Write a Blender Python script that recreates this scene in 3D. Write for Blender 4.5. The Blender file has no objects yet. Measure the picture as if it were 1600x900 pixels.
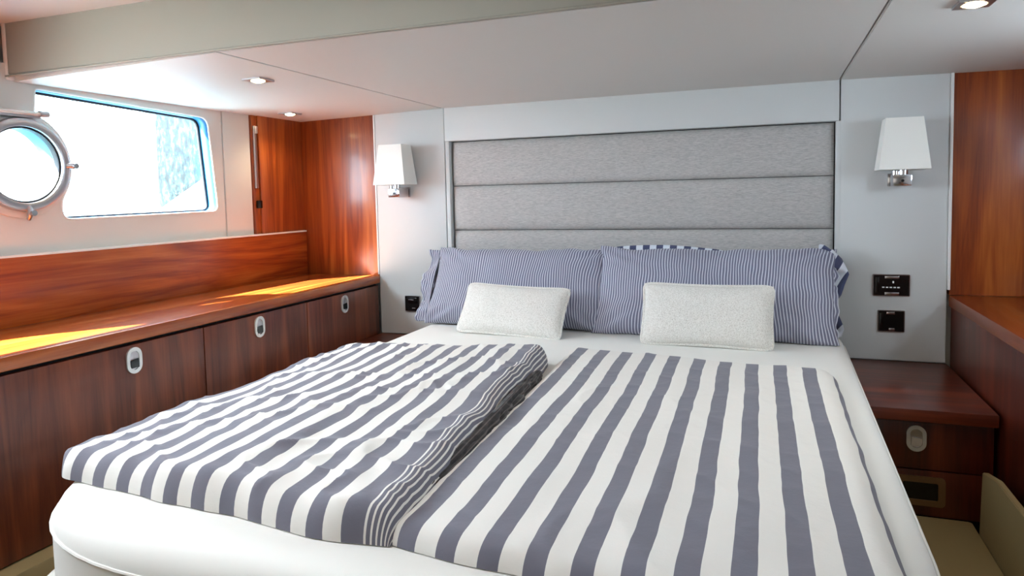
import bpy, bmesh, math, random
from mathutils import Vector, Matrix, noise
random.seed(7)
C = bpy.context.scene.collection
SC = bpy.context.scene
EYE = 1.15          # eye height above the cabin sole; everything below is written relative to the eye
PI = math.pi

# ------------------------------------------------------------------ camera
F, PY = 1083.4364, 378.92
yaw, pit, rol = math.radians(20.4412), math.radians(3.83119), math.radians(-1.25902)
fv = Vector((-math.sin(yaw)*math.cos(pit), math.cos(yaw)*math.cos(pit), -math.sin(pit)))
rv = Vector((math.cos(yaw), math.sin(yaw), 0)); uv_ = rv.cross(fv)
r2 = math.cos(rol)*rv + math.sin(rol)*uv_; u2 = -math.sin(rol)*rv + math.cos(rol)*uv_
cam = bpy.data.cameras.new('camera'); co = bpy.data.objects.new('camera', cam); C.objects.link(co)
cam.sensor_width = 36; cam.lens = F/1600*36; cam.shift_y = (PY-450)/1600; cam.clip_start = .02
M = Matrix((r2, u2, -fv)).transposed().to_4x4(); M.translation = Vector((.565747, -2.878079, EYE)); co.matrix_world = M
SC.camera = co

# ------------------------------------------------------------------ sky, sun, daylight, fill lamps, exposure
W = bpy.data.worlds.new('sky'); SC.world = W; W.use_nodes = True
bg = W.node_tree.nodes['Background']; bg.inputs[0].default_value = (.82, .91, 1, 1); bg.inputs[1].default_value = 24.0
def lamp(name, kind, loc, rot_to, energy, color, **kw):
    l = bpy.data.lights.new(name, kind); o = bpy.data.objects.new(name, l); C.objects.link(o)
    l.energy = energy; l.color = color
    for k, v in kw.items(): setattr(l, k, v)
    o.location = Vector(loc)+Vector((0, 0, EYE)); o.rotation_euler = Vector(rot_to).to_track_quat('-Z', 'Y').to_euler(); return o
lamp('sun', 'SUN', (-5, -4, 6), (.65, .95, -1), 140, (1, .92, .80), angle=.006)
# unseen fill lamps, plus daylight from the starboard hull window
lamp('aft_fill', 'AREA', (-.2, -4.55, .0), (0, 1, -.08), 3.5, (1, .90, .78), shape='RECTANGLE', size=1.8, size_y=1.1)  # added fill lamp inside the room, before the closed aft bulkhead
lamp('starboard_window_daylight', 'AREA', (1.75, -.95, .17), (-1, 0, -.35), 6, (.9, .95, 1), shape='RECTANGLE', size=.7, size_y=.4)
lamp('aft_port_fill', 'AREA', (-1.74, -2.2, .18), (1, .12, -.4), 9, (.84, .92, 1), shape='RECTANGLE', size=.6, size_y=.40)  # added fill lamp shining in through a made-up hull opening
lamp('overhead_fill', 'AREA', (-.35, -2.0, .55), (.0, .05, -1), 6.5, (.95, .98, 1), shape='RECTANGLE', size=.8, size_y=.6)  # added overhead fill lamp; the ceiling has no hatch
for yy, sx in ((-.93, -1), (-.95, 1)):
    p = lamp('sky_portal', 'AREA', (sx*1.68, yy, .17), (-sx, 0, 0), 1, (1, 1, 1), shape='RECTANGLE', size=.9, size_y=.5)
    p.data.cycles.is_portal = True
vs = SC.view_settings; vs.view_transform = 'Standard'; vs.look = 'None'; vs.exposure = .2; vs.gamma = 1; vs.use_curve_mapping = False

# ------------------------------------------------------------------ materials
def s2l(c): return tuple(((v/255+.055)/1.055)**2.4 if v > 10 else v/255/12.92 for v in c)+(1,)
MAT = {}
def mat(name, rgb, rough=.5, metal=0, spec=.5, emit=None, es=0, sheen=0, coat=0):
    m = bpy.data.materials.new(name); m.use_nodes = True; b = m.node_tree.nodes['Principled BSDF']
    b.inputs['Base Color'].default_value = s2l(rgb); b.inputs['Roughness'].default_value = rough
    b.inputs['Metallic'].default_value = metal; b.inputs['Specular IOR Level'].default_value = spec
    b.inputs['Sheen Weight'].default_value = sheen; b.inputs['Coat Weight'].default_value = coat; b.inputs['Coat Roughness'].default_value = .12
    if emit: b.inputs['Emission Color'].default_value = s2l(emit); b.inputs['Emission Strength'].default_value = es
    MAT[name] = m; return m
def nd(m, t, **kw):
    n = m.node_tree.nodes.new(t)
    for k, v in kw.items():
        if k in n.inputs: n.inputs[k].default_value = v
        else: setattr(n, k, v)
    return n
def ln(m, a, b): m.node_tree.links.new(a, b)
def bsdf(m): return m.node_tree.nodes['Principled BSDF']
def bumpy(m, height, strength, dist):
    b = nd(m, 'ShaderNodeBump', Strength=strength, Distance=dist); ln(m, height, b.inputs['Height']); ln(m, b.outputs[0], bsdf(m).inputs['Normal'])
def ramp(m, fac, stops):
    r = nd(m, 'ShaderNodeValToRGB'); e = r.color_ramp.elements
    while len(e) < len(stops): e.new(.5)
    for el, (p, c) in zip(e, stops): el.position = p; el.color = s2l(c)
    ln(m, fac, r.inputs[0]); return r
def wood(name, axis, dark, mid, light, rough=.34):
    m = mat(name, mid, rough, coat=.22)
    g = nd(m, 'ShaderNodeNewGeometry')
    mp = nd(m, 'ShaderNodeMapping'); sc = [9, 9, 9]; sc[axis] = .8; mp.inputs['Scale'].default_value = sc
    ln(m, g.outputs['Position'], mp.inputs[0])
    wv = nd(m, 'ShaderNodeTexNoise', Scale=1.0, Detail=3.0, Distortion=1.3); ln(m, mp.outputs[0], wv.inputs['Vector'])
    mp2 = nd(m, 'ShaderNodeMapping'); sc = [160, 160, 160]; sc[axis] = 5; mp2.inputs['Scale'].default_value = sc
    ln(m, g.outputs['Position'], mp2.inputs[0])
    fn = nd(m, 'ShaderNodeTexNoise', Scale=1.0, Detail=4.0, Roughness=.65); ln(m, mp2.outputs[0], fn.inputs['Vector'])
    mt = nd(m, 'ShaderNodeMath', operation='MULTIPLY'); mt.inputs[1].default_value = 4.5; ln(m, wv.outputs[0], mt.inputs[0])
    fr = nd(m, 'ShaderNodeMath', operation='PINGPONG'); fr.inputs[1].default_value = 1.0; ln(m, mt.outputs[0], fr.inputs[0])
    mx = nd(m, 'ShaderNodeMath', operation='MULTIPLY_ADD'); mx.inputs[1].default_value = .5; ln(m, fr.outputs[0], mx.inputs[0])
    m3 = nd(m, 'ShaderNodeMath', operation='MULTIPLY'); m3.inputs[1].default_value = .5; ln(m, fn.outputs[0], m3.inputs[0]); ln(m, m3.outputs[0], mx.inputs[2])
    r = ramp(m, mx.outputs[0], [(.2, dark), (.5, mid), (.85, light)])
    ln(m, r.outputs[0], bsdf(m).inputs['Base Color']); bumpy(m, fn.outputs[0], .06, .0006); return m
WD = ((118, 46, 15), (154, 74, 26), (184, 102, 42))
wood('wood_vertical', 2, *WD); wood('wood_along', 1, *WD, rough=.26); wood('wood_across', 0, (78, 28, 14), (110, 44, 22), (134, 60, 32)); wood('wood_red_shaded', 2, (62, 20, 10), (88, 32, 16), (112, 46, 24)); wood('wood_door', 2, (80, 33, 17), (112, 53, 29), (136, 72, 40))  # nightstand and right locker woods have shade put into their colour
def vinyl(name, rgb):
    m = mat(name, rgb, .55, spec=.3); g = nd(m, 'ShaderNodeNewGeometry')
    n = nd(m, 'ShaderNodeTexNoise', Scale=420.0, Detail=2.0); ln(m, g.outputs['Position'], n.inputs['Vector']); bumpy(m, n.outputs[0], .12, .0006); return m
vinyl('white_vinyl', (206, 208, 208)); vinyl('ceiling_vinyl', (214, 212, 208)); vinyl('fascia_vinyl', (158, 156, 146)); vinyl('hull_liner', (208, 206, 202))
mat('white_trim', (232, 232, 230), .3); mat('reveal_blue', (52, 112, 158), .4); mat('black_rubber', (22, 24, 30), .5)
mat('chrome', (205, 205, 210), .12, 1); mat('satin_steel', (190, 188, 192), .3, 1); mat('bright_metal', (228, 228, 226), .25, .6)
mat('gloss_black', (10, 10, 12), .12); mat('dark_gap', (16, 9, 7), .8); mat('tan_lining', (158, 140, 100), .6); mat('tan_edge', (196, 182, 148), .45)
mat('warm_bulb', (255, 240, 210), .4, emit=(255, 226, 170), es=28); mat('carpet_beige', (176, 162, 124), .9)
mat('print_white', (225, 225, 225), .5); mat('brass_vent', (128, 98, 66), .4, .5)
m = mat('shade_white', (236, 234, 228), .7); bsdf(m).inputs['Subsurface Weight'].default_value = .0
def weave(m, sx, sz, strength, dist=.001):
    tc = nd(m, 'ShaderNodeNewGeometry'); mp = nd(m, 'ShaderNodeMapping'); mp.inputs['Scale'].default_value = (sx, sx, sz); ln(m, tc.outputs['Position'], mp.inputs[0])
    n = nd(m, 'ShaderNodeTexNoise', Scale=1.0, Detail=3.0, Roughness=.7); ln(m, mp.outputs[0], n.inputs['Vector']); bumpy(m, n.outputs[0], strength, dist); return n
m = mat('headboard_fabric', (176, 175, 174), .85, sheen=.2); n = weave(m, 60, 640, .35)
r = ramp(m, n.outputs[0], [(.3, (150, 147, 146)), (.5, (178, 175, 173)), (.72, (200, 197, 194))]); ln(m, r.outputs[0], bsdf(m).inputs['Base Color'])
m = mat('cushion_weave', (232, 229, 222), .9, sheen=.2); n = weave(m, 330, 260, .9, .003)
r = ramp(m, n.outputs[0], [(.32, (200, 196, 188)), (.5, (232, 229, 223)), (.7, (246, 245, 240))]); ln(m, r.outputs[0], bsdf(m).inputs['Base Color'])
m = mat('sheet_white', (232, 231, 226), .8, sheen=.1)
g = nd(m, 'ShaderNodeNewGeometry'); n = nd(m, 'ShaderNodeTexNoise', Scale=5.0, Detail=4.0); ln(m, g.outputs['Position'], n.inputs['Vector']); bumpy(m, n.outputs[0], .25, .012)
def math_(m, op, a, b=None, c=None):
    n = nd(m, 'ShaderNodeMath', operation=op)
    for i, v in enumerate((a, b, c)):
        if v is None: continue
        if isinstance(v, (int, float)): n.inputs[i].default_value = v
        else: ln(m, v, n.inputs[i])
    return n.outputs[0]
def stripes(name, pitch, duty, phase, dark, light, fine_from=None, edge_u=None):
    """cloth print: u (metres across the cloth) from the UV map picks dark or light bands"""
    m = mat(name, light, .82, sheen=.15); uvn = nd(m, 'ShaderNodeUVMap', uv_map='cloth'); sp = nd(m, 'ShaderNodeSeparateXYZ'); ln(m, uvn.outputs[0], sp.inputs[0])
    u = sp.outputs[0]
    f = math_(m, 'LESS_THAN', math_(m, 'FRACT', math_(m, 'DIVIDE', math_(m, 'ADD', u, phase), pitch)), duty)
    if fine_from is not None:
        f2 = math_(m, 'LESS_THAN', math_(m, 'FRACT', math_(m, 'DIVIDE', u, .0125)), .66)
        sel = math_(m, 'GREATER_THAN', u, fine_from)
        f = math_(m, 'ADD', math_(m, 'MULTIPLY', f2, sel), math_(m, 'MULTIPLY', f, math_(m, 'SUBTRACT', 1.0, sel)))
    mx = nd(m, 'ShaderNodeMix', data_type='RGBA'); ln(m, f, mx.inputs[0]); mx.inputs[6].default_value = s2l(light); mx.inputs[7].default_value = s2l(dark)
    ln(m, mx.outputs[2], bsdf(m).inputs['Base Color'])
    g = nd(m, 'ShaderNodeNewGeometry'); n = nd(m, 'ShaderNodeTexNoise', Scale=26.0, Detail=5.0, Roughness=.6); ln(m, g.outputs['Position'], n.inputs['Vector'])
    bumpy(m, n.outputs[0], .35, .006); return m
GR, WH = (106, 105, 118), (228, 225, 219)
stripes('duvet_left_print', .066, .5, .0465, GR, WH, fine_from=.775)
stripes('duvet_right_print', .0745, .47, .044, GR, WH)
stripes('pillow_print', .0105, .68, 0, (112, 114, 136), (205, 208, 220))
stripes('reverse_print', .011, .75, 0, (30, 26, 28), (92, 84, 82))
stripes('wide_blue_print', .055, .5, .0, (70, 76, 108), (220, 226, 236))
# tinted pane: lets the daylight through, adds a thin reflection
m = bpy.data.materials.new('window_glass'); m.use_nodes = True; MAT['window_glass'] = m; nt = m.node_tree; nt.nodes.clear()
out = nt.nodes.new('ShaderNodeOutputMaterial'); tr = nt.nodes.new('ShaderNodeBsdfTransparent'); gl = nt.nodes.new('ShaderNodeBsdfGlossy'); mx = nt.nodes.new('ShaderNodeMixShader')
tr.inputs[0].default_value = (.93, .98, 1, 1); gl.inputs['Roughness'].default_value = .02; mx.inputs[0].default_value = .06
nt.links.new(tr.outputs[0], mx.inputs[1]); nt.links.new(gl.outputs[0], mx.inputs[2]); nt.links.new(mx.outputs[0], out.inputs[0])
m = mat('harbour_wall_teal', (120, 160, 165), .7); g = nd(m, 'ShaderNodeNewGeometry'); mp = nd(m, 'ShaderNodeMapping'); mp.inputs['Scale'].default_value = (26, 26, 12); ln(m, g.outputs['Position'], mp.inputs[0])
n = nd(m, 'ShaderNodeTexNoise', Scale=1.0, Detail=8.0, Roughness=.75); ln(m, mp.outputs[0], n.inputs['Vector'])
r = ramp(m, n.outputs[0], [(.40, (2, 14, 18)), (.5, (12, 36, 42)), (.60, (66, 92, 98))]); ln(m, r.outputs[0], bsdf(m).inputs['Base Color'])
m = mat('harbour_water', (58, 98, 106), .12); g = nd(m, 'ShaderNodeNewGeometry'); n = nd(m, 'ShaderNodeTexNoise', Scale=1.6, Detail=5.0); ln(m, g.outputs['Position'], n.inputs['Vector']); bumpy(m, n.outputs[0], .6, .2)

# ------------------------------------------------------------------ helpers
def wl(o):                      # world location of a parent chain (no rotation or scale on parents)
    v = Vector((0, 0, 0))
    while o: v += o.location; o = o.parent
    return v
def mobj(name, me, m=None, parent=None, smooth=True, loc=None):
    o = bpy.data.objects.new(name, me); C.objects.link(o); o.parent = parent
    base = wl(parent) if parent else Vector((0, 0, 0))
    L = Vector(loc) if loc is not None else base
    o.location = L-base
    me.transform(Matrix.Translation(-L))
    if m: me.materials.clear(); me.materials.append(MAT[m])
    if smooth:
        me.polygons.foreach_set('use_smooth', [True]*len(me.polygons)); me.set_sharp_from_angle(angle=math.radians(35))
    me.update(); return o
def obj(name, bm, m, parent=None, smooth=True, loc=None):
    bmesh.ops.recalc_face_normals(bm, faces=bm.faces)
    me = bpy.data.meshes.new(name); bm.to_mesh(me); bm.free(); return mobj(name, me, m, parent, smooth, loc)
def thing(name, label, cat, loc=(0, 0, 0), group=None):
    o = bpy.data.objects.new(name, None); C.objects.link(o); o.location = loc; o.empty_display_size = .05
    o['label'] = label; o['category'] = cat
    if group: o['group'] = group
    return o
def tag(o, label, cat, group=None):
    o['label'] = label; o['category'] = cat
    if group: o['group'] = group
    return o
def struct(o, label, cat='wall'): o['kind'] = 'structure'; o['label'] = label; o['category'] = cat; return o
def bx(x0, x1, y0, y1, z0, z1, bev=0, seg=2, bm=None):
    b = bmesh.new(); v = bmesh.ops.create_cube(b, size=1)['verts']
    for q in v: q.co = Vector(((x0+x1)/2+q.co.x*(x1-x0), (y0+y1)/2+q.co.y*(y1-y0), (z0+z1)/2+q.co.z*(z1-z0)))
    if bev: bmesh.ops.bevel(b, geom=list(b.edges), offset=bev, segments=seg, affect='EDGES', profile=.6)
    if bm is None: return b
    me = bpy.data.meshes.new('t'); b.to_mesh(me); b.free(); bm.from_mesh(me); bpy.data.meshes.remove(me); return bm
def box(name, x0, x1, y0, y1, z0, z1, m, parent=None, bev=.002, **kw): return obj(name, bx(x0, x1, y0, y1, z0, z1, bev), m, parent, **kw)
def prism(poly, d, bm=None, bev=0):
    """extrude a 3D polygon by vector d"""
    bm = bm or bmesh.new(); a = [bm.verts.new(p) for p in poly]; b = [bm.verts.new(Vector(p)+Vector(d)) for p in poly]
    n = len(a); bm.faces.new(a); bm.faces.new(b[::-1])
    for i in range(n): bm.faces.new((a[i], b[i], b[(i+1) % n], a[(i+1) % n]))
    if bev: bmesh.ops.bevel(bm, geom=list(bm.edges), offset=bev, segments=2, affect='EDGES')
    return bm
def plate(loops, basis, origin, t):
    """flat plate with holes (2D loops, outer first) in the plane basis=(e1,e2,n), centred on origin, thickness t"""
    cu = bpy.data.curves.new('p', 'CURVE'); cu.dimensions = '2D'; cu.fill_mode = 'BOTH'; cu.extrude = t/2
    for lp in loops:
        s = cu.splines.new('POLY'); s.points.add(len(lp)-1); s.use_cyclic_u = True
        for q, (a, b) in zip(s.points, lp): q.co = (a, b, 0, 1)
    o = bpy.data.objects.new('p', cu); C.objects.link(o); dg = bpy.context.evaluated_depsgraph_get(); dg.update()
    me = bpy.data.meshes.new_from_object(o.evaluated_get(dg)); bpy.data.objects.remove(o); bpy.data.curves.remove(cu)
    e1, e2, n = map(Vector, basis); T = Matrix((e1, e2, n)).transposed().to_4x4(); T.translation = Vector(origin); me.transform(T)
    return me
def tube(pts, r, closed=False, seg=10, bm=None, cap=True):
    bm = bm or bmesh.new(); P = [Vector(p) for p in pts]; n = len(P); rings = []; up = None
    for i, p in enumerate(P):
        a = P[(i-1) % n] if (closed or i) else p; b = P[(i+1) % n] if (closed or i < n-1) else p
        t = (b-a).normalized()
        if up is None: up = Vector((0, 0, 1)) if abs(t.z) < .9 else Vector((1, 0, 0))
        e = t.cross(up).normalized(); g = e.cross(t); up = g
        rr = r[i] if isinstance(r, (list, tuple)) else r
        rings.append([bm.verts.new(p+rr*(math.cos(k*2*PI/seg)*e+math.sin(k*2*PI/seg)*g)) for k in range(seg)])
    for i in range(n if closed else n-1):
        A, B = rings[i], rings[(i+1) % n]
        for k in range(seg): bm.faces.new((A[k], A[(k+1) % seg], B[(k+1) % seg], B[k]))
    if not closed and cap: bm.faces.new(rings[0][::-1]); bm.faces.new(rings[-1])
    return bm
def cyl(c, axis, r, h, seg=32, bm=None, bev=0):
    a = Vector(axis).normalized(); return tube([Vector(c)-a*h/2, Vector(c)+a*h/2], r, seg=seg, bm=bm)
def circ(cy, cz, r, n=64, a0=0, a1=2*PI): return [(cy+r*math.cos(a0+(a1-a0)*i/n), cz+r*math.sin(a0+(a1-a0)*i/n)) for i in range(n)]
def stadium(w, h, n=16):
    r = w/2; o = []
    for i in range(n+1): a = PI*i/n; o.append((r*math.cos(a), h/2-r+r*math.sin(a)))
    for i in range(n+1): a = PI+PI*i/n; o.append((r*math.cos(a), -h/2+r+r*math.sin(a)))
    return o
def rrect(w, h, r, n=6, cx=0, cy=0):
    o = []
    for sx, sy, a0 in ((1, 1, 0), (-1, 1, PI/2), (-1, -1, PI), (1, -1, 1.5*PI)):
        for i in range(n+1): a = a0+PI/2*i/n; o.append((cx+sx*(w/2-r)+r*math.cos(a), cy+sy*(h/2-r)+r*math.sin(a)))
    return o
YZ = ((0, 1, 0), (0, 0, 1), (1, 0, 0)); XZ = ((1, 0, 0), (0, 0, 1), (0, -1, 0)); XY = ((1, 0, 0), (0, 1, 0), (0, 0, 1))

# ================================================================== SETTING
FL = -EYE
floor = struct(box('floor', -1.70, 1.70, -4.7, .2, FL-.05, FL, 'carpet_beige', bev=0), 'beige cabin sole around the bed', 'floor')
# raised platform that carries bed and lockers: side steps
wb = struct(box('wall_back', -1.70, 1.70, .06, .16, FL, .8, 'white_vinyl', bev=0), 'forward bulkhead behind the bed with pale panels and wood ends', 'wall')
def wpanel(name, x0, x1, z0, z1, m='white_vinyl', y0=0., y1=.06, bev=.004): return box(name, x0, x1, y0, y1, z0, z1, m, wb, bev)
# left lamp panel (top follows the sloping ceiling)
wpanel('wall_panel', -1.188, -.826, -.642, .43)
wpanel('wall_panel', .812, 1.166, -.642, .43)
wpanel('header_panel', -.822, .808, .254, .43, y0=-.006, bev=.005)
wpanel('trim_strip', 1.166, 1.175, -.372, .43, 'white_trim', y0=-.010, bev=.002)
wpanel('trim_strip', -1.194, -1.187, -.36, .43, 'white_trim', y0=-.004, bev=.001)
for sx in (-1, 1): wpanel('recess_frame', min(sx*.822, sx*.803)-.006*(sx > 0)+.0, max(sx*.822, sx*.803)-.006*(sx > 0), -.7, .254, y0=.0, bev=.003)
wpanel('wood_panel', -1.66, -1.194, -.37, .43, 'wood_vertical', y0=.004, bev=.001)
wpanel('wood_panel', 1.175, 1.68, -.392, .43, 'wood_vertical', y0=.004, bev=.001)
# ceiling over the bed: three lined panels, the left one sloping down to the hull
ceil = struct(box('ceiling', -1.70, 1.70, -4.7, .2, .66, .70, 'ceiling_vinyl', bev=0), 'pale vinyl lined ceiling stepping down over the bed', 'ceiling')
YB = -1.375
def cpanel(x0, z0, x1, z1):
    return obj('ceiling_panel', prism([(x0, YB, z0), (x1, YB, z1), (x1, YB, z1+.05), (x0, YB, z0+.05)], (0, .1-YB, 0), bev=.003), 'ceiling_vinyl', ceil)
cpanel(-1.68, .3863, -.832, .404); cpanel(-.828, .404, .806, .404); cpanel(.810, .404, 1.68, .394)
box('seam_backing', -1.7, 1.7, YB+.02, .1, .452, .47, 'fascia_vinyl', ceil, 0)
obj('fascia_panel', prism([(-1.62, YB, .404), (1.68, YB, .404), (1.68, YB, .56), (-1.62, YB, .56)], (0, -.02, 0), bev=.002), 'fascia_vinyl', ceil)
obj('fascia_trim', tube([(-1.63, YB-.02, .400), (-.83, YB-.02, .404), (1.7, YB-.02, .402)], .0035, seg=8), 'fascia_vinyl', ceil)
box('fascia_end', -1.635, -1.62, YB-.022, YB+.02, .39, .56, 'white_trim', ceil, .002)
box('upper_ceiling', -1.69, 1.69, -4.6, YB, .558, .6, 'ceiling_vinyl', ceil, .002)

# hull sides --------------------------------------------------------
XH = -1.63
CY, CZ = -1.375, .13
def fillet(poly, radii, n=7):
    o = []; N = len(poly)
    for i, (p, r) in enumerate(zip(poly, radii)):
        p = Vector(p)
        if r == 0: o.append(tuple(p)); continue
        a = (Vector(poly[i-1])-p); b = (Vector(poly[(i+1) % N])-p); al, bl = a.length, b.length; a.normalize(); b.normalize()
        for k in range(n+1):
            t = k/n; q = (1-t)**2*(p+a*min(r, al*.5))+2*t*(1-t)*p+t*t*(p+b*min(r, bl*.5)); o.append(tuple(q))
    return o
arcpts = [(CY+.172*math.cos(a), CZ+.172*math.sin(a)) for a in [math.radians(70-96*i/18) for i in range(19)]]
winpoly = [(-1.240, -.046), (-.548, -.037), (-.585, .352), (-1.308, .376)]+arcpts+[(-1.243, .012)]
winhole = fillet(winpoly, [.035, .035, .04, .012]+[0]*19+[.02])
aft_fill_hole = fillet([(-2.5, -.03), (-1.9, -.03), (-1.9, .37), (-2.5, .37)], [.05]*4)  # unseen hull opening, added to let in more light from port
smallwin = fillet([(-1.25, .05), (-.85, .05), (-.87, .34), (-1.25, .34)], [.05]*4)
def hull(side, sx, aft):
    nm = 'wall_'+side
    lp = [[(-.508, -.40), (-.508, .44), (aft, .44), (aft, -.40)], winhole if sx < 0 else smallwin]+([circ(CY, CZ, .12), aft_fill_hole] if sx < 0 else [])
    me = plate(lp, YZ, (sx*abs(XH)+sx*.012, 0, 0), .024)
    w = struct(mobj(nm, me, 'hull_liner'), f'pale {side} hull liner with a rounded window opening', 'wall'); return w
wl_left = hull('left', -1, -4.6)
wl_right = hull('right', 1, -4.6)
def skin(sx, parent):      # outer hull skin with the window opening
    me = plate([[(.1, FL), (.1, .66), (-4.6, .66), (-4.6, FL)], winhole if sx < 0 else smallwin]+([circ(CY, CZ, .12), aft_fill_hole] if sx < 0 else []), YZ, (sx*1.69, 0, 0), .014)
    return mobj('hull_skin', me, 'hull_liner', parent)
skin(-1, wl_left); skin(1, wl_right)
def sleeve(loop, x0, x1, m, parent, name):
    bm = bmesh.new(); A = [bm.verts.new((x0, a, b)) for a, b in loop]; B = [bm.verts.new((x1, a, b)) for a, b in loop]; n = len(A)
    for i in range(n): bm.faces.new((A[i], A[(i+1) % n], B[(i+1) % n], B[i]))
    o = obj(name, bm, m, parent); md = o.modifiers.new('s', 'SOLIDIFY'); md.thickness = .003; return o
for sx, wp in ((-1, wl_left), (1, wl_right)):
    nm = 'window_1' if sx < 0 else 'window_2'
    if sx > 0: winhole = smallwin
    w = bpy.data.objects.new(nm, None); C.objects.link(w); w.location = (sx*1.66, -.9, .17)
    struct(w, ('port' if sx < 0 else 'starboard')+' side window with rounded corners, blue reveal and black gasket', 'window')
    sleeve(winhole, sx*1.633, sx*1.69, 'reveal_blue', w, 'window_reveal')
    cyw = sum(p[0] for p in winhole)/len(winhole); czw = sum(p[1] for p in winhole)/len(winhole)
    ins = [(cyw+(a-cyw)*.985, czw+(b-czw)*.975) for a, b in winhole]
    obj('gasket', tube([(sx*1.682, a, b) for a, b in ins], .0055, closed=True, seg=8), 'black_rubber', w)
    obj('window_lip', tube([(sx*1.631, a, b) for a, b in winhole], .0035, closed=True, seg=8), 'white_trim', w)
    mobj('pane', plate([winhole], YZ, (sx*1.686, 0, 0), .004), 'window_glass', w)
# white end bay of the left hull, hinge post and wood panel beyond it
box('end_panel', XH-.02, XH+.006, -.506, -.345, -.148, .43, 'hull_liner', wl_left, .002)
box('hinge_post', XH-.01, XH+.016, -.343, -.308, -.148, .43, 'wood_vertical', wl_left, .002)
hg = box('hinge_strip', XH+.016, XH+.024, -.338, -.318, .06, .34, 'satin_steel', wl_left, .003)
box('hinge_catch', XH+.016, XH+.03, -.335, -.318, .305, .34, 'bright_metal', wl_left, .003)
box('latch', XH+.016, XH+.036, -.334, -.314, -.03, .005, 'gloss_black', wl_left, .003)
box('wood_panel', XH-.01, XH+.022, -.306, .003, -.148, .43, 'wood_vertical', wl_left, .003)
box('wood_panel', 1.60, 1.64, -.5, .003, -.391, .43, 'wood_vertical', wl_right, .003)
# high locker at the aft left, above the step in the ceiling
hl = thing('high_locker', 'dark red wood locker front high above the porthole, under the raised ceiling', 'locker', (-1.70, -2.2, .39))
box('locker_front', -1.68, -1.662, -3.6, -1.397, .452, .558, 'wood_along', hl, .003)
box('ledge', -1.68, -1.640, -3.6, -1.397, .398, .418, 'satin_steel', hl, .004)
box('ledge_panel', -1.68, -1.668, -3.6, -1.397, .418, .445, 'wood_along', hl, .002)
obj('ledge_rail', tube([(-1.664, -3.6, .452), (-1.664, -1.40, .452)], .006, seg=8), 'satin_steel', hl)

# closed aft bulkhead
mobj('wall_aft', plate([[(-1.7, FL), (1.7, FL), (1.7, .66), (-1.7, .66)]], XZ, (0, -4.62, 0), .04), 'white_vinyl')
struct(bpy.data.objects['wall_aft'], 'plain pale aft bulkhead behind the camera', 'wall')

# outside -----------------------------------------------------------
wt = box('harbour_water', -40, -2.2, -20, 40, FL-1.2, FL-1.15, 'harbour_water', bev=0); struct(wt, 'bright harbour water seen through the side window', 'water')
q = box('harbour_wall', -4.42, -4.3, 1.62, 7.5, FL-1.2, 2.3, 'harbour_wall_teal', bev=.01)
tag(q, 'mottled teal weathered wall outside, filling the right end of the side window', 'wall')
bw = obj('white_boat_bow', prism([(-3.6, 1.0, -1.3), (-3.6, 2.6, -1.3), (-3.6, 2.6, .70), (-3.6, 1.15, -.08)], (-.3, 0, 0), bev=.03), 'white_trim')
tag(bw, 'white sloping boat side outside, at the lower right of the side window', 'boat')

# ================================================================== PORTHOLE
ph = thing('porthole', 'round metal-rimmed opening porthole at the left edge, left of the big window', 'porthole', (-1.60, CY, CZ))
def ring(name, r0, r1, x0, x1, m, parent, prof=True, n=96):
    bm = bmesh.new(); pr = [(r0, x0), (r0+.1*(r1-r0), x1-.002), (r0+.3*(r1-r0), x1), (r1-.25*(r1-r0), x1), (r1-.05*(r1-r0), x1-.003), (r1, x0)]
    R_ = []
    for i in range(n):
        a = 2*PI*i/n; R_.append([bm.verts.new((x, CY+r*math.cos(a), CZ+r*math.sin(a))) for r, x in pr])
    for i in range(n):
        A, B = R_[i], R_[(i+1) % n]
        for k in range(len(pr)): bm.faces.new((A[k], A[(k+1) % len(pr)], B[(k+1) % len(pr)], B[k]))
    return obj(name, bm, m, parent)
ring('mounting_flange', .118, .166, -1.634, -1.616, 'hull_liner', ph)
ring('rim', .116, .145, -1.618, -1.592, 'satin_steel', ph)
ring('seal', .112, .117, -1.625, -1.604, 'black_rubber', ph)
ring('sleeve', .118, .124, -1.69, -1.632, 'reveal_blue', ph)
obj('pane', cyl((-1.617, CY, CZ), (1, 0, 0), .114, .006, 64), 'window_glass', ph)
def dog(ang):
    cy, cz = CY+.150*math.cos(ang), CZ+.150*math.sin(ang); d = Vector((0, math.cos(ang), math.sin(ang)))
    bm = tube([Vector((-1.600, cy, cz))-d*.022, Vector((-1.586, cy, cz))-d*.004, Vector((-1.600, cy, cz))+d*.02], [.008, .011, .007], seg=12)
    o = obj('locking_dog', bm, 'satin_steel', ph); k = obj('knob', cyl((-1.580, cy, cz), (1, 0, 0), .009, .016, 16), 'chrome', o); return o
dog(0.0); dog(-PI/2)
hb = obj('hinge', bx(-1.615, -1.59, CY-.075, CY+.055, CZ+.145, CZ+.162, .005), 'satin_steel', ph)
obj('hinge_pin', tube([(-1.588, CY-.085, CZ+.160), (-1.588, CY+.07, CZ+.160)], .0065, seg=12), 'bright_metal', hb)
obj('hinge_cap', cyl((-1.588, CY+.06, CZ+.160), (0, 1, 0), .010, .03, 16), 'satin_steel', hb)

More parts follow.
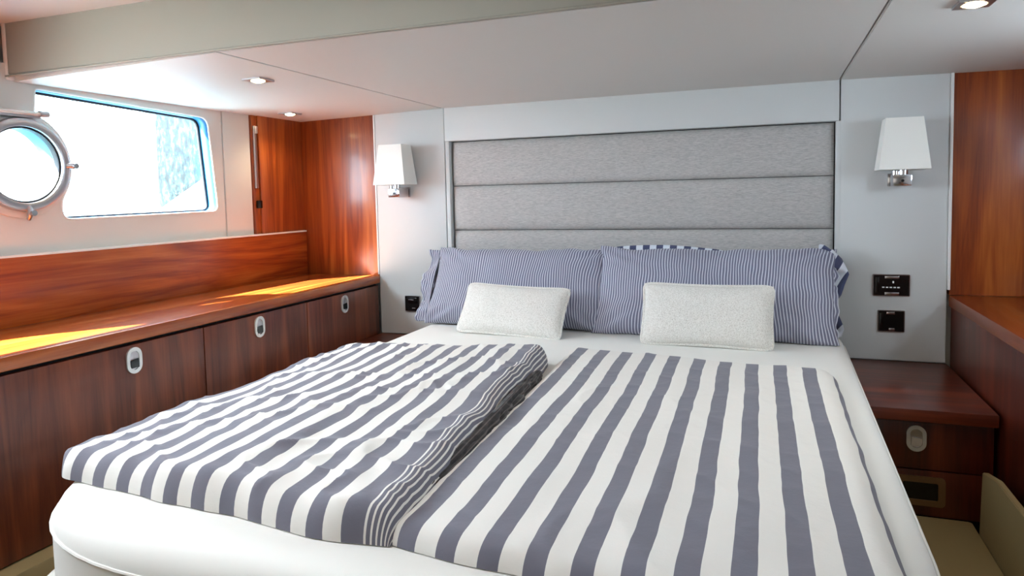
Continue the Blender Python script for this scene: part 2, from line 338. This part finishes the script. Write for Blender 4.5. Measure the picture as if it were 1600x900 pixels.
# ================================================================== LEFT LOCKERS
XF = -1.19; ZT = -.365
sb = thing('side_locker', 'long wooden side locker run under the window with flush pulls', 'cabinet', (-1.4, -1.5, FL))
box('back_board', -1.625, -1.598, -4.4, .0, ZT-.01, -.150, 'wood_along', wl_left, .002)
box('board_ledge', -1.66, -1.596, -4.4, -.0, -.154, -.147, 'white_trim', wl_left, .001)  # white puts the highlight along the board's top edge into the colour
box('carcass', -1.62, XF-.022, -4.4, .0, -.92, -.402, 'dark_gap', sb, 0)
box('plinth', -1.60, -1.24, -4.4, .0, FL, -.90, 'dark_gap', sb, 0)
wtp = tag(box('worktop', -1.598, XF+.004, -4.4, .0, -.402, ZT, 'wood_along', None, .004, loc=(-1.4, -1.5, -.402)), 'glossy wooden worktop with sun patches under the window', 'worktop')
def pull(yc=None, zc=-.46, parent=None, xc=None):
    """flush ring pull: rim plate, recess cup, latch tab"""
    B, o = (((0, -1, 0), (0, 0, 1), (1, 0, 0)), (XF+.0015, yc, zc)) if xc is None else (XZ, (xc, yc, zc))
    e1, e2, n = [Vector(v) for v in B]; P = Vector(o)
    pl = mobj('handle', plate([stadium(.052, .078), stadium(.032, .056)], B, P+n*.001, .005), 'bright_metal', parent)
    cup = mobj('recess_cup', plate([stadium(.034, .058)], B, P-n*.0008, .001), 'satin_steel', pl)
    t = mobj('latch_tab', plate([[(-.014, -.022), (.013, -.022), (.015, .0), (-.012, .004)]], B, P+n*.0025, .004), 'gloss_black' if xc is None else 'bright_metal', pl)
    return pl
J = [-.012, -.56, -1.108, -1.95, -2.5, -3.05, -3.6]
for i in range(len(J)-1):
    a, b = J[i+1]+.002, J[i]-.002
    d = obj('locker_door', bx(XF-.02, XF, a, b, -.88, -.412, .0015), 'wood_door', sb)  # browner door veneer, its colour also darkened to stand in for shade
    if i < 5: pull((-.298, -.843, -1.38)[i] if i < 3 else (a+b)/2, -.458, d)
box('toe_ledge', -1.24, XF+.03, -4.4, -.62, -.93, -.90, 'tan_edge', sb, .006)
ls = struct(box('trim_1', -1.24, -1.135, -4.4, -.62, FL, -.885, 'tan_lining', None, .008), 'tan padded step along the side locker', 'step')

# ================================================================== NIGHTSTANDS
def nightstand(x0, x1, label, hx):
    t = thing('nightstand', label, 'nightstand', ((x0+x1)/2, -.3, FL))
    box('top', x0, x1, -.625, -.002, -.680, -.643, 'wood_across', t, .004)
    box('body', x0, x1, -.57, -.002, FL, -.682, 'dark_gap', t, 0)
    d = box('drawer', x0+.003, x1-.003, -.592, -.57, -.83, -.690, 'wood_red_shaded', t, .002)
    pull(-.594, -.738, d, hx)
    box('base_front', x0+.003, x1-.003, -.592, -.57, FL+.18, -.834, 'wood_red_shaded', t, .002)
    v = mobj('vent', plate([rrect(.13, .088, .012), rrect(.092, .052, .005)], XZ, (hx+.012, -.594, -.895), .006), 'brass_vent', t)
    mobj('vent_recess', plate([rrect(.096, .056, .005)], XZ, (hx+.012, -.5932, -.895), .002), 'gloss_black', v)
    return t
nightstand(.838, 1.17, 'wooden nightstand right of the bed with flush pull and vent, shade in its dark red colour', .972)
nightstand(-1.187, -.875, 'wooden nightstand left of the bed in shade-darkened wood, mostly hidden by the duvet', -1.0)
# ================================================================== RIGHT LOCKERS
rb = thing('side_locker', 'reddish wooden side locker along the right edge of the photo', 'cabinet', (1.4, -1.5, FL))
box('face_panel', 1.180, 1.20, -1.02, -.001, -.92, -.432, 'wood_red_shaded', rb, .002)
box('face_panel', 1.180, 1.20, -4.4, -1.024, -.92, -.432, 'wood_red_shaded', rb, .002)
box('carcass', 1.20, 1.62, -4.4, .0, -.92, -.436, 'dark_gap', rb, 0)
tag(box('worktop', 1.172, 1.62, -4.4, .0, -.432, -.392, 'wood_along', None, .004, loc=(1.4, -1.5, -.432)), 'reddish wooden worktop at the right edge beside the lamp panel', 'worktop')
# step and lining board right of the bed
struct(box('trim_2', .80, 1.118, -4.4, -.594, FL, -.968, 'tan_lining', None, .012), 'tan raised step right of the bed', 'step')
bd = tag(obj('side_board', prism([(1.118, -.66, -1.0), (1.118, -4.4, -1.0), (1.118, -4.4, -.75), (1.118, -.80, -.765), (1.118, -.68, -.79)], (.016, 0, 0), bev=.002), 'tan_lining'), 'tan upright lining board at lower right beside the raised step', 'board')

# ================================================================== BED
bb = tag(mobj('bed_base', plate([fillet([(-.825, -.01), (.815, -.01), (.80, -2.08), (-.825, -2.08)], [.01, .01, .4, .44], 12)], XY, (0, 0, (FL-.96)/2), -.96-FL), 'sheet_white'), 'pale upholstered bed base under the mattress', 'bed')
bb_rim = 0
def slab(outline, z0, z1, r, seg=7):
    """soft box: outline swept up with a rounded top and bottom edge"""
    bm = bmesh.new(); n = len(outline); c = Vector((sum(p[0] for p in outline)/n, sum(p[1] for p in outline)/n))
    nor = []
    for i in range(n):
        a = Vector(outline[i-1]); b = Vector(outline[(i+1) % n]); t = (b-a).normalized(); nor.append(Vector((-t.y, t.x)))
    if (Vector(outline[0])-c).dot(nor[0]) > 0: nor = [-v for v in nor]
    prof = [(r*(1-math.sin(a)), z0+r*(1-math.cos(a))) for a in [PI/2*k/seg for k in range(seg+1)]]
    prof += [(r*(1-math.cos(a)), z1-r*(1-math.sin(a))) for a in [PI/2*k/seg for k in range(seg+1)]]
    rings = []
    for d, z in prof: rings.append([bm.verts.new((p[0]+m_.x*d, p[1]+m_.y*d, z)) for p, m_ in zip(outline, nor)])
    for A, B in zip(rings, rings[1:]):
        for k in range(n): bm.faces.new((A[k], A[(k+1) % n], B[(k+1) % n], B[k]))
    bm.faces.new(rings[0]); bm.faces.new(rings[-1]); return bm
mo = fillet([(-.835, -.03), (.825, -.03), (.80, -2.10), (-.835, -2.10)], [.05, .05, .42, .48], 16)
def dens(poly, step=.05):
    o = []
    for i, p in enumerate(poly):
        a, b = Vector(p), Vector(poly[(i+1) % len(poly)]); k = max(1, int((b-a).length/step))
        for j in range(k): o.append(tuple(a.lerp(b, j/k)))
    return o
bo = fillet([(-.832, -.03), (.83, -.03), (.82, -2.15), (-.90, -2.15)], [.02, .02, .42, .48], 16)
obj('padded_rim', slab(dens(bo), -.96, -.74, .06), 'sheet_white', bb)
mt = obj('mattress', slab(dens(mo), -.735, -.543, .05), 'sheet_white', None, loc=(0, -1.05, -.735)); tag(mt, 'thick mattress under a smooth white fitted sheet', 'mattress')
obj('piping', tube([(p[0]*1.002, p[1]-.0, -.585) for p in dens(mo)], .003, closed=True, seg=6), 'sheet_white', mt)

def fbm(x, y, z, s, o=4): return noise.fractal(Vector((x*s, y*s, z*s)), 1.0, 2.0, o)
def edge_samples(L, r, n):
    t = [r*(1-math.cos(PI/2*k/7)) for k in range(8)]
    mid = [r+(L-2*r)*k/n for k in range(1, n)]
    return [v/L for v in t+mid+[L-v for v in t[::-1]]]
def duvet(name, cor, T, z0, m, wr, seed, loc, uscale=None, lift=lambda s, t: 0, re=.04, corner=lambda s, t: .03, lump=1):
    """cor: back-left, back-right, foot-right, foot-left; s across, t towards the foot"""
    BL, BR, FR, FLc = [Vector(c) for c in cor]; Wd = ((BR-BL).length+(FR-FLc).length)/2; Ld = ((FLc-BL).length+(FR-BR).length)/2
    S = edge_samples(Wd, re, 130); Tt = edge_samples(Ld, re, 170); bm = bmesh.new(); uvl = bm.loops.layers.uv.new('cloth')
    def pos(s, t, top):
        p = BL.lerp(BR, s).lerp(FLc.lerp(FR, s), t)
        ds, dt = min(s, 1-s)*Wd, min(t, 1-t)*Ld
        rc = corner(s, t)
        e = lambda d: math.sqrt(max(0, 1-(1-min(d, re)/re)**2))
        # rounded corners in plan
        k = max(0, 1-ds/.07)*max(0, 1-dt/.07); ctr = BL.lerp(FR, .5)
        p = p+(ctr-p).normalized()*rc*k*k
        x, y = p
        if not top: return Vector((x, y, z0))
        h = T*e(ds)*e(dt)
        a = fbm(x, y*.55, seed, 3.2, 3); b = fbm(x+.4*y, y*.35-x*.3, seed+5, 7, 3); c = 1-abs(fbm(x*.9+.5*y, y*.5-.4*x, seed+9, 5, 2))*2.2
        f = e(ds)*e(dt)
        h += wr*f*(.9*a+.45*b+.5*max(0, c)**3+lump*.6*max(0, 1-abs(fbm(x*.5+.9*y, y*.8-.7*x, seed+13, 6, 2))*3)**2) + lift(s, t)*f
        lat = wr*.7*fbm(x*.5, y, seed+20, 5, 3)
        ey = wr*1.2*fbm(x*1.0, 0, seed+30, 6, 2)*(max(0, 1-dt/.1))
        ex = wr*1.0*fbm(0, y*1.0, seed+40, 6, 2)*(max(0, 1-ds/.08))
        return Vector((x+lat*f+ex, y+ey, z0+max(.001, h)))
    qa = (re+T)/2*PI/2
    def arc(s):            # distance along the cloth, counting the rounded edges
        d = min(s, 1-s)*Wd
        a = d if d >= re else re-(qa-math.acos(max(-1, 1-d/re))*(re+T)/2)
        a = a if s < .5 else Wd-a
        return a*(uscale or Wd)/Wd
    grid = [[bm.verts.new(pos(s, t, True)) for s in S] for t in Tt]
    for j in range(len(Tt)-1):
        for i in range(len(S)-1):
            f = bm.faces.new((grid[j][i], grid[j+1][i], grid[j+1][i+1], grid[j][i+1]))
            for lpn, (jj, ii) in zip(f.loops, ((j, i), (j+1, i), (j+1, i+1), (j, i+1))):
                x, y = grid[jj][ii].co.xy; lpn[uvl].uv = (arc(S[ii]), Tt[jj]*Ld)
    # underside
    border = [grid[0][i] for i in range(len(S))]+[grid[j][-1] for j in range(1, len(Tt))]+[grid[-1][i] for i in range(len(S)-2, -1, -1)]+[grid[j][0] for j in range(len(Tt)-2, 0, -1)]
    bm.faces.new(border)
    bmesh.ops.recalc_face_normals(bm, faces=bm.faces)
    me = bpy.data.meshes.new(name); bm.to_mesh(me); bm.free()
    o = mobj(name, me, m, None, loc=loc); return o
dl = duvet('duvet', [(-.835, -.83), (-.095, -.765), (.018, -1.985), (-.815, -1.925)], .056, -.542, 'duvet_left_print', .0105, 3.1, (-.4, -1.4, -.542), .833,
           lift=lambda s, t: -.018*(1-s)**5, corner=lambda s, t: .05 if (s < .5 and t > .5) else .012)
tag(dl, 'crumpled thick folded duvet with grey and white stripes, left half of the bed', 'duvet')
dr = duvet('duvet', [(-.070, -.60), (.742, -.735), (.745, -2.03), (-.006, -1.965)], .030, -.542, 'duvet_right_print', .0055, 8.7, (.35, -1.4, -.542), .788,
           corner=lambda s, t: .012 if s < .5 else .03, lump=.5)
tag(dr, 'flatter duvet with wide grey and white stripes on the right half of the bed', 'duvet')
# folded reverse layers showing in the gap along the left duvet
def ruffle(p0, p1, w, h, z0, amp, seed, n=160, k=9):
    bm = bmesh.new(); uvl = bm.loops.layers.uv.new('cloth'); p0, p1 = Vector(p0), Vector(p1); d = (p1-p0).normalized(); s_ = Vector((-d.y, d.x)); s_ = s_ if s_.x > 0 else -s_
    g = []
    for i in range(n+1):
        t = i/n; p = p0.lerp(p1, t); row = []; fade = math.sin(PI*min(1, max(0, t)))**.5
        for j in range(k+1):
            a = PI*j/k; wob = amp*fbm(t*9, j*.35, seed, 1.6, 3)
            ww = (w*(.55+.45*fade)+wob)*fade; hh = (h+wob*.6)*fade
            q = p+s_*(ww*(1-math.cos(a))/2); row.append(bm.verts.new((q.x, q.y, z0+max(.0005, hh*math.sin(a)))))
        g.append(row)
    for i in range(n):
        for j in range(k):
            f = bm.faces.new((g[i][j], g[i+1][j], g[i+1][j+1], g[i][j+1]))
            for lpn, (ii, jj) in zip(f.loops, ((i, j), (i+1, j), (i+1, j+1), (i, j+1))): lpn[uvl].uv = (jj*w/k*1.6, ii/n*1.3)
    return bm
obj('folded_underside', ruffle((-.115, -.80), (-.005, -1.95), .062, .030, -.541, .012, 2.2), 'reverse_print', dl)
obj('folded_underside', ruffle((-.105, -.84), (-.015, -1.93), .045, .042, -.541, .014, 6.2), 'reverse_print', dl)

# ------------------------------------------------------------------ headboard
hbd = thing('headboard', 'grey fabric headboard of wide horizontal padded panels between lamp panels', 'headboard', (0, .03, -.56))
zs = [.252, .051, -.151, -.353, -.555]
for i in range(4):
    z1, z0 = zs[i]-.001, zs[i+1]+.001; bm = bmesh.new(); nx, nz = 40, 16; g = []
    for j in range(nz+1):
        row = []
        for i2 in range(nx+1):
            # cosine spacing keeps the padded edge round
            u = -math.cos(PI*i2/nx); v = -math.cos(PI*j/nz)
            e = (max(0, 1-abs(u)**26))**.5*(max(0, 1-abs(v)**5))**.5
            row.append(bm.verts.new((-.003+.796*u, .034-.026*e, (z0+z1)/2+(z1-z0)/2*v)))
        g.append(row)
    for j in range(nz):
        for i2 in range(nx): bm.faces.new((g[j][i2], g[j][i2+1], g[j+1][i2+1], g[j+1][i2]))
    bm.faces.new([g[0][i2] for i2 in range(nx+1)]+[g[j][nx] for j in range(1, nz+1)]+[g[nz][i2] for i2 in range(nx-1, -1, -1)]+[g[j][0] for j in range(nz-1, 0, -1)])
    obj('padded_panel', bm, 'headboard_fabric', hbd)
box('backing_board', -.80, .80, .035, .059, -.6, .254, 'dark_gap', hbd, 0)

# ------------------------------------------------------------------ pillows
def pillow(name, w, h, T, M4, m, seed, label, cat, loc, sag=0, pull_=.03, wr=.006, px=5, py=4, uoff=0, N=(70, 40), topsag=0, group=None, e=.5):
    bm = bmesh.new(); uvl = bm.loops.layers.uv.new('cloth'); nx, ny = N; R_ = {}
    for side in (1, -1):
        for j in range(ny+1):
            for i in range(nx+1):
                u = -math.cos(PI*i/nx)*.85+(-1+2*i/nx)*.15; v = -math.cos(PI*j/ny)*.85+(-1+2*j/ny)*.15
                if side < 0 and (i in (0, nx) or j in (0, ny)): R_[(side, i, j)] = R_[(1, i, j)]; continue
                b = max(0, 1-abs(u)**px)**e*max(0, 1-abs(v)**py)**e
                ex = 1-pull_*(1-v*v)*1.0; ey = 1-pull_*1.7*(1-u*u)**1
                x = u*w/2*ex; y = v*h/2*ey - topsag*max(0, v)*(1-u*u)
                cr = math.exp(-((abs(u)-1)**2+(abs(v)-1)**2)*7)
                z = side*(T/2*b+wr*b*(fbm(x, y, seed+side, 6, 3)+1.2*cr*math.sin(9*(abs(u)*1.3-abs(v))*2)))
                x += wr*.6*fbm(x, y, seed+7, 9, 2); y += wr*.8*fbm(x, y, seed+11, 7, 2)
                R_[(side, i, j)] = bm.verts.new(M4 @ Vector((x, y, z)))
        for j in range(ny):
            for i in range(nx):
                ids = ((i, j), (i+1, j), (i+1, j+1), (i, j+1)); f = bm.faces.new([R_[(side,)+q] for q in ids])
                for lpn, (a, b2) in zip(f.loops, ids):
                    u = -math.cos(PI*a/nx)*.85+(-1+2*a/nx)*.15; v = -math.cos(PI*b2/ny)*.85+(-1+2*b2/ny)*.15
                    lpn[uvl].uv = (uoff+u*w/2*(1+.02*(1-v*v)), v*h/2)
    o = obj(name, bm, m, None, loc=loc)
    o = tag(o, label, cat, group)
    rim = [R_ for _ in ()]
    return o
def frame(cx, cy, cz, tilt, rz=0, roll=0):      # local x = width, y = up along the pillow, z = towards the foot
    return Matrix.Translation((cx, cy, cz)) @ Matrix.Rotation(rz, 4, 'Z') @ Matrix.Rotation(math.radians(90)-tilt, 4, 'X') @ Matrix.Rotation(roll, 4, 'Z')
tl = math.radians(30)
ML = frame(-.432, -.150, -.385, tl, 0, math.radians(0))
pL = pillow('pillow', .79, .36, .135, ML, 'pillow_print', 1.3, 'fine blue-grey striped pillow on the left against the headboard', 'pillow', (-.42, -.15, -.54), wr=.013)
MR = frame(.352, -.172, -.378, tl, math.radians(-2), math.radians(.2))
pR = pillow('pillow', .885, .375, .14, MR, 'pillow_print', 5.9, 'fine blue-grey striped pillow on the right against the headboard', 'pillow', (.35, -.17, -.54), wr=.013, topsag=.008)
MB = frame(.13, -.022, -.431, math.radians(4), 0, 0)
pB = pillow('pillow', .84, .32, .045, MB, 'wide_blue_print', 9.4, 'wide striped pillow peeking over and beside the right fine striped pillow', 'pillow', (.20, -.02, -.54), wr=.003, topsag=-.067)
# open ends of the pillowcases: loose wavy hems
def hem(M4, x0, x1, hh, seed, parent, m, amp=.016, name='pillowcase_hem', z=0, k=7, fq=7, fv=.35, prof=None):
    bm = bmesh.new(); uvl = bm.loops.layers.uv.new('cloth'); n = 60; g = []
    for i in range(n+1):
        t = -1+2*i/n; row = []
        for j in range(k+1):
            a = j/k; x = x0+(x1-x0)*a*(prof(t) if prof else 1)*(1+fv*fbm(t*2, 0, seed, 1.5, 2)); y = t*hh*(1-.06*a*math.sin(3*t))
            zz = z+amp*a*(math.sin(t*fq+seed)+.8*fbm(t*3, a, seed, 2, 2))+.02*(1-a)*(1-t*t)
            row.append(bm.verts.new(M4 @ Vector((x, y, zz))))
        g.append(row)
    for i in range(n):
        for j in range(k):
            f = bm.faces.new((g[i][j], g[i+1][j], g[i+1][j+1], g[i][j+1]))
            for lpn, (ii, jj) in zip(f.loops, ((i, j), (i+1, j), (i+1, j+1), (i, j+1))): lpn[uvl].uv = (x0+(x1-x0)*jj/k, ii*.005)
    o = obj(name, bm, m, parent); md = o.modifiers.new('s', 'SOLIDIFY'); md.thickness = .0025; return o
hem(ML, -.385, -.445, .168, 1.0, pL, 'pillow_print'); hem(ML, -.38, -.430, .155, 4.0, pL, 'pillow_print', z=-.03)
hem(MR, .40, .441, .165, 2.5, pR, 'pillow_print', amp=.012, fq=4.3); # next: wide-striped flap of the rear pillow, parented to the right pillow
fl_ = [(.770, -.212), (.800, -.244), (.815, -.277), (.822, -.300), (.806, -.338), (.796, -.374), (.778, -.410), (.789, -.445), (.800, -.480), (.806, -.505), (.800, -.528)]
bm = bmesh.new(); uvl = bm.loops.layers.uv.new('cloth'); g = []
for i in range(len(fl_)*4-3):
    a, b = fl_[i//4], fl_[min(i//4+1, len(fl_)-1)]; f = (i % 4)/4; xo = a[0]*(1-f)+b[0]*f; z = a[1]*(1-f)+b[1]*f; row = []
    for j in range(9):
        q = j/8; x = .735+(xo+.012-.735)*q; y = -.120+.016*math.sin(q*5.5+i*.33)*q+.010*math.sin(i*.55)
        row.append(bm.verts.new((x, y, z+.010*math.sin(q*4+1))))
    g.append(row)
for i in range(len(g)-1):
    for j in range(8):
        f = bm.faces.new((g[i][j], g[i+1][j], g[i+1][j+1], g[i][j+1]))
        for lpn, (ii, jj) in zip(f.loops, ((i, j), (i+1, j), (i+1, j+1), (i, j+1))): lpn[uvl].uv = (g[ii][jj].co.x*.8-g[ii][jj].co.z*.5+.012, 0)
fo = obj('rear_pillow_flap', bm, 'wide_blue_print', pR); fo.modifiers.new('s', 'SOLIDIFY').thickness = .003

# scatter cushions with piped edges
def cushion(M4, w, h, T, seed, label, loc):
    o = pillow('cushion', w, h, T, M4, 'cushion_weave', seed, label, 'cushion', loc, pull_=.035, wr=.004, px=4, py=3, N=(48, 30), group=None)
    P = []
    for k in range(160):
        a = 2*PI*k/160; c, s = math.cos(a), math.sin(a); n_ = 14
        q = (abs(c)**n_+abs(s)**n_)**(-1/n_); u, v = c*q, s*q
        x = u*w/2*(1-.035*(1-v*v)); y = v*h/2*(1-.06*(1-u*u)); P.append(M4 @ Vector((x*1.004, y*1.008, 0)))
    obj('piping', tube(P, .0065, closed=True, seg=8), 'cushion_weave', o); return o
cushion(frame(-.388, -.330, -.452, math.radians(34), math.radians(-4), math.radians(-1.5)), .445, .215, .085, 2.0, 'small cream woven cushion with piped edge leaning on the left pillow', (-.39, -.33, -.54))
cushion(frame(.354, -.365, -.436, math.radians(20), math.radians(-2), 0), .450, .222, .085, 6.0, 'small cream woven cushion with piped edge leaning on the right pillow', (.35, -.36, -.54))

# ------------------------------------------------------------------ wall lamps
def sconce(xc, label):
    t = thing('wall_lamp', label, 'lamp', (xc, -.0, .03))
    zt, zb = .243, .063; wt_, wb_ = .058, .080; d0, d1 = -.028, -.150
    bm = bmesh.new()
    lo = [(xc-wb_, d1), (xc+wb_, d1), (xc+wb_, d0), (xc-wb_, d0)]; hi = [(xc-wt_, d1+.02), (xc+wt_, d1+.02), (xc+wt_, d0-.012), (xc-wt_, d0-.012)]
    A = [bm.verts.new((x, y, zb)) for x, y in lo]; B = [bm.verts.new((x, y, zt)) for x, y in hi]
    for i in range(4): bm.faces.new((A[i], A[(i+1) % 4], B[(i+1) % 4], B[i]))
    sh = obj('lamp_shade', bm, 'shade_white', t, smooth=False); md = sh.modifiers.new('s', 'SOLIDIFY'); md.thickness = .003
    box('wall_plate', xc-.034, xc+.030, -.012, -.0, .005, .052, 'chrome', t, .003)
    ar = box('bracket', xc-.030, xc+.030, -.105, -.02, .006, .046, 'chrome', t, .004)
    box('arm', xc-.012, xc+.012, -.03, -.005, .014, .038, 'chrome', t, .002)
    obj('switch', cyl((xc, -.107, .024), (0, 1, 0), .005, .006, 16), 'gloss_black', t)
    obj('lamp_holder', cyl((xc+.005, -.085, .07), (0, 0, 1), .016, .06, 24), 'chrome', t)
    obj('lamp_holder_collar', cyl((xc-.02, -.085, .052), (0, 0, 1), .012, .014, 24), 'chrome', t)
    obj('bulb', tube([(xc+.005, -.085, .10), (xc+.005, -.085, .115), (xc+.005, -.085, .14), (xc+.005, -.085, .155)], [.012, .019, .018, .006], seg=16), 'shade_white', t)
sconce(-1.035, 'white tapered shade wall lamp on the left panel beside the headboard')
sconce(1.003, 'white tapered shade wall lamp on the right panel beside the headboard')

# ------------------------------------------------------------------ downlights
def downlight(x, y, z, label, energy):
    t = thing('downlight', label, 'light', (x, y, z), 'recessed ceiling downlights')
    h = .036
    mobj('rim', plate([[(x-h, y-h), (x+h, y-h), (x+h, y+h), (x-h, y+h)], circ(x, y, .026, 32)], XY, (0, 0, z-.003), .006), 'satin_steel', t)
    bm = bmesh.new(); n = 32; pr = [(.026, z-.006), (.0255, z+.0), (.020, z+.002)]
    rr = [[bm.verts.new((x+r*math.cos(2*PI*i/n), y+r*math.sin(2*PI*i/n), zz)) for i in range(n)] for r, zz in pr]
    for A, B in zip(rr, rr[1:]):
        for i in range(n): bm.faces.new((A[i], A[(i+1) % n], B[(i+1) % n], B[i]))
    obj('reflector', bm, 'chrome', t)
    obj('bulb', tube([(x, y, z+.004), (x, y, z-.004), (x, y, z-.009), (x, y, z-.012)], [.021, .021, .017, .006], seg=24), 'warm_bulb', t)
    l = lamp('downlight_beam', 'SPOT', (x, y, z-.02), (0, 0, -1), energy, (1, .78, .5), spot_size=2.4, spot_blend=.8, shadow_soft_size=.02)
    l.location.z -= EYE; l.location = l.location-wl(t); l.parent = t
downlight(-1.009, -1.004, .4005, 'square chrome downlight lit warm, the nearer of the two on the left ceiling', 5)
downlight(-1.449, -.281, .392, 'square chrome downlight lit warm, in the far left corner of the ceiling', 4)
downlight(.985, -1.067, .4020, 'square chrome downlight lit warm, at the top right of the photo', 5)

# ------------------------------------------------------------------ switch plates
def plate_sw(x0, x1, z0, z1, label, kind):
    cx, cz = (x0+x1)/2, (z0+z1)/2; w, h = x1-x0, z1-z0
    t = thing('switch_plate', label, 'switch', (cx, 0, cz))
    mobj('bezel', plate([rrect(w, h, .004)], XZ, (cx, -.003, cz), .006), 'chrome' if kind != 'left' else 'satin_steel', t)
    mobj('face', plate([rrect(w-.006, h-.006, .003)], XZ, (cx, -.0068, cz), .003), 'gloss_black', t)
    if kind == 'wide':
        box('rocker', x0+.008, x0+.022, -.012, -.008, z0+.010, z1-.010, 'gloss_black', t, .002)
        box('metal_bar', cx-.022, cx+.026, -.011, -.008, z1-.016, z1-.006, 'chrome', t, .002)
        box('metal_bar', cx-.022, cx+.026, -.011, -.008, z0+.004, z0+.015, 'chrome', t, .002)
        bm = bmesh.new()
        for k in range(5): bx(cx-.030+k*.0125, cx-.022+k*.0125, -.0092, -.0084, cz-.010, cz-.0055, bm=bm)
        bx(cx+.004, cx+.009, -.0092, -.0084, cz+.008, cz+.016, bm=bm)
        obj('printed_marks', bm, 'print_white', t, smooth=False)
    elif kind == 'narrow':
        box('rocker', x0+.006, x0+.018, -.012, -.008, z0+.010, z1-.010, 'gloss_black', t, .002)
        box('metal_bar', cx-.016, cx+.012, -.011, -.008, z1-.015, z1-.005, 'chrome', t, .002)
        box('metal_bar', cx-.008, cx+.012, -.011, -.008, z0+.006, z0+.015, 'chrome', t, .002)
    else:
        box('rocker', cx-.026, cx+.026, -.012, -.008, cz+.004, z1-.010, 'gloss_black', t, .002)
        box('metal_bar', cx-.018, cx+.010, -.013, -.011, z1-.021, z1-.018, 'satin_steel', t, .001)
        box('metal_bar', cx+.000, cx+.016, -.011, -.008, z0+.014, z0+.019, 'satin_steel', t, .001)
plate_sw(.925, 1.048, -.400, -.319, 'wide black and chrome switch plate under the right wall lamp', 'wide')
plate_sw(.943, 1.033, -.534, -.453, 'square black socket plate below the wide switch plate on the right', 'narrow')
plate_sw(-1.052, -.973, -.533, -.457, 'square black switch plate on the left panel beside the pillow', 'left')

# lift the whole eye-relative scene so that the sole is z = 0
for o in list(SC.objects):
    if o.parent is None and o.type != 'CAMERA' and o.type != 'LIGHT': o.location.z += EYE
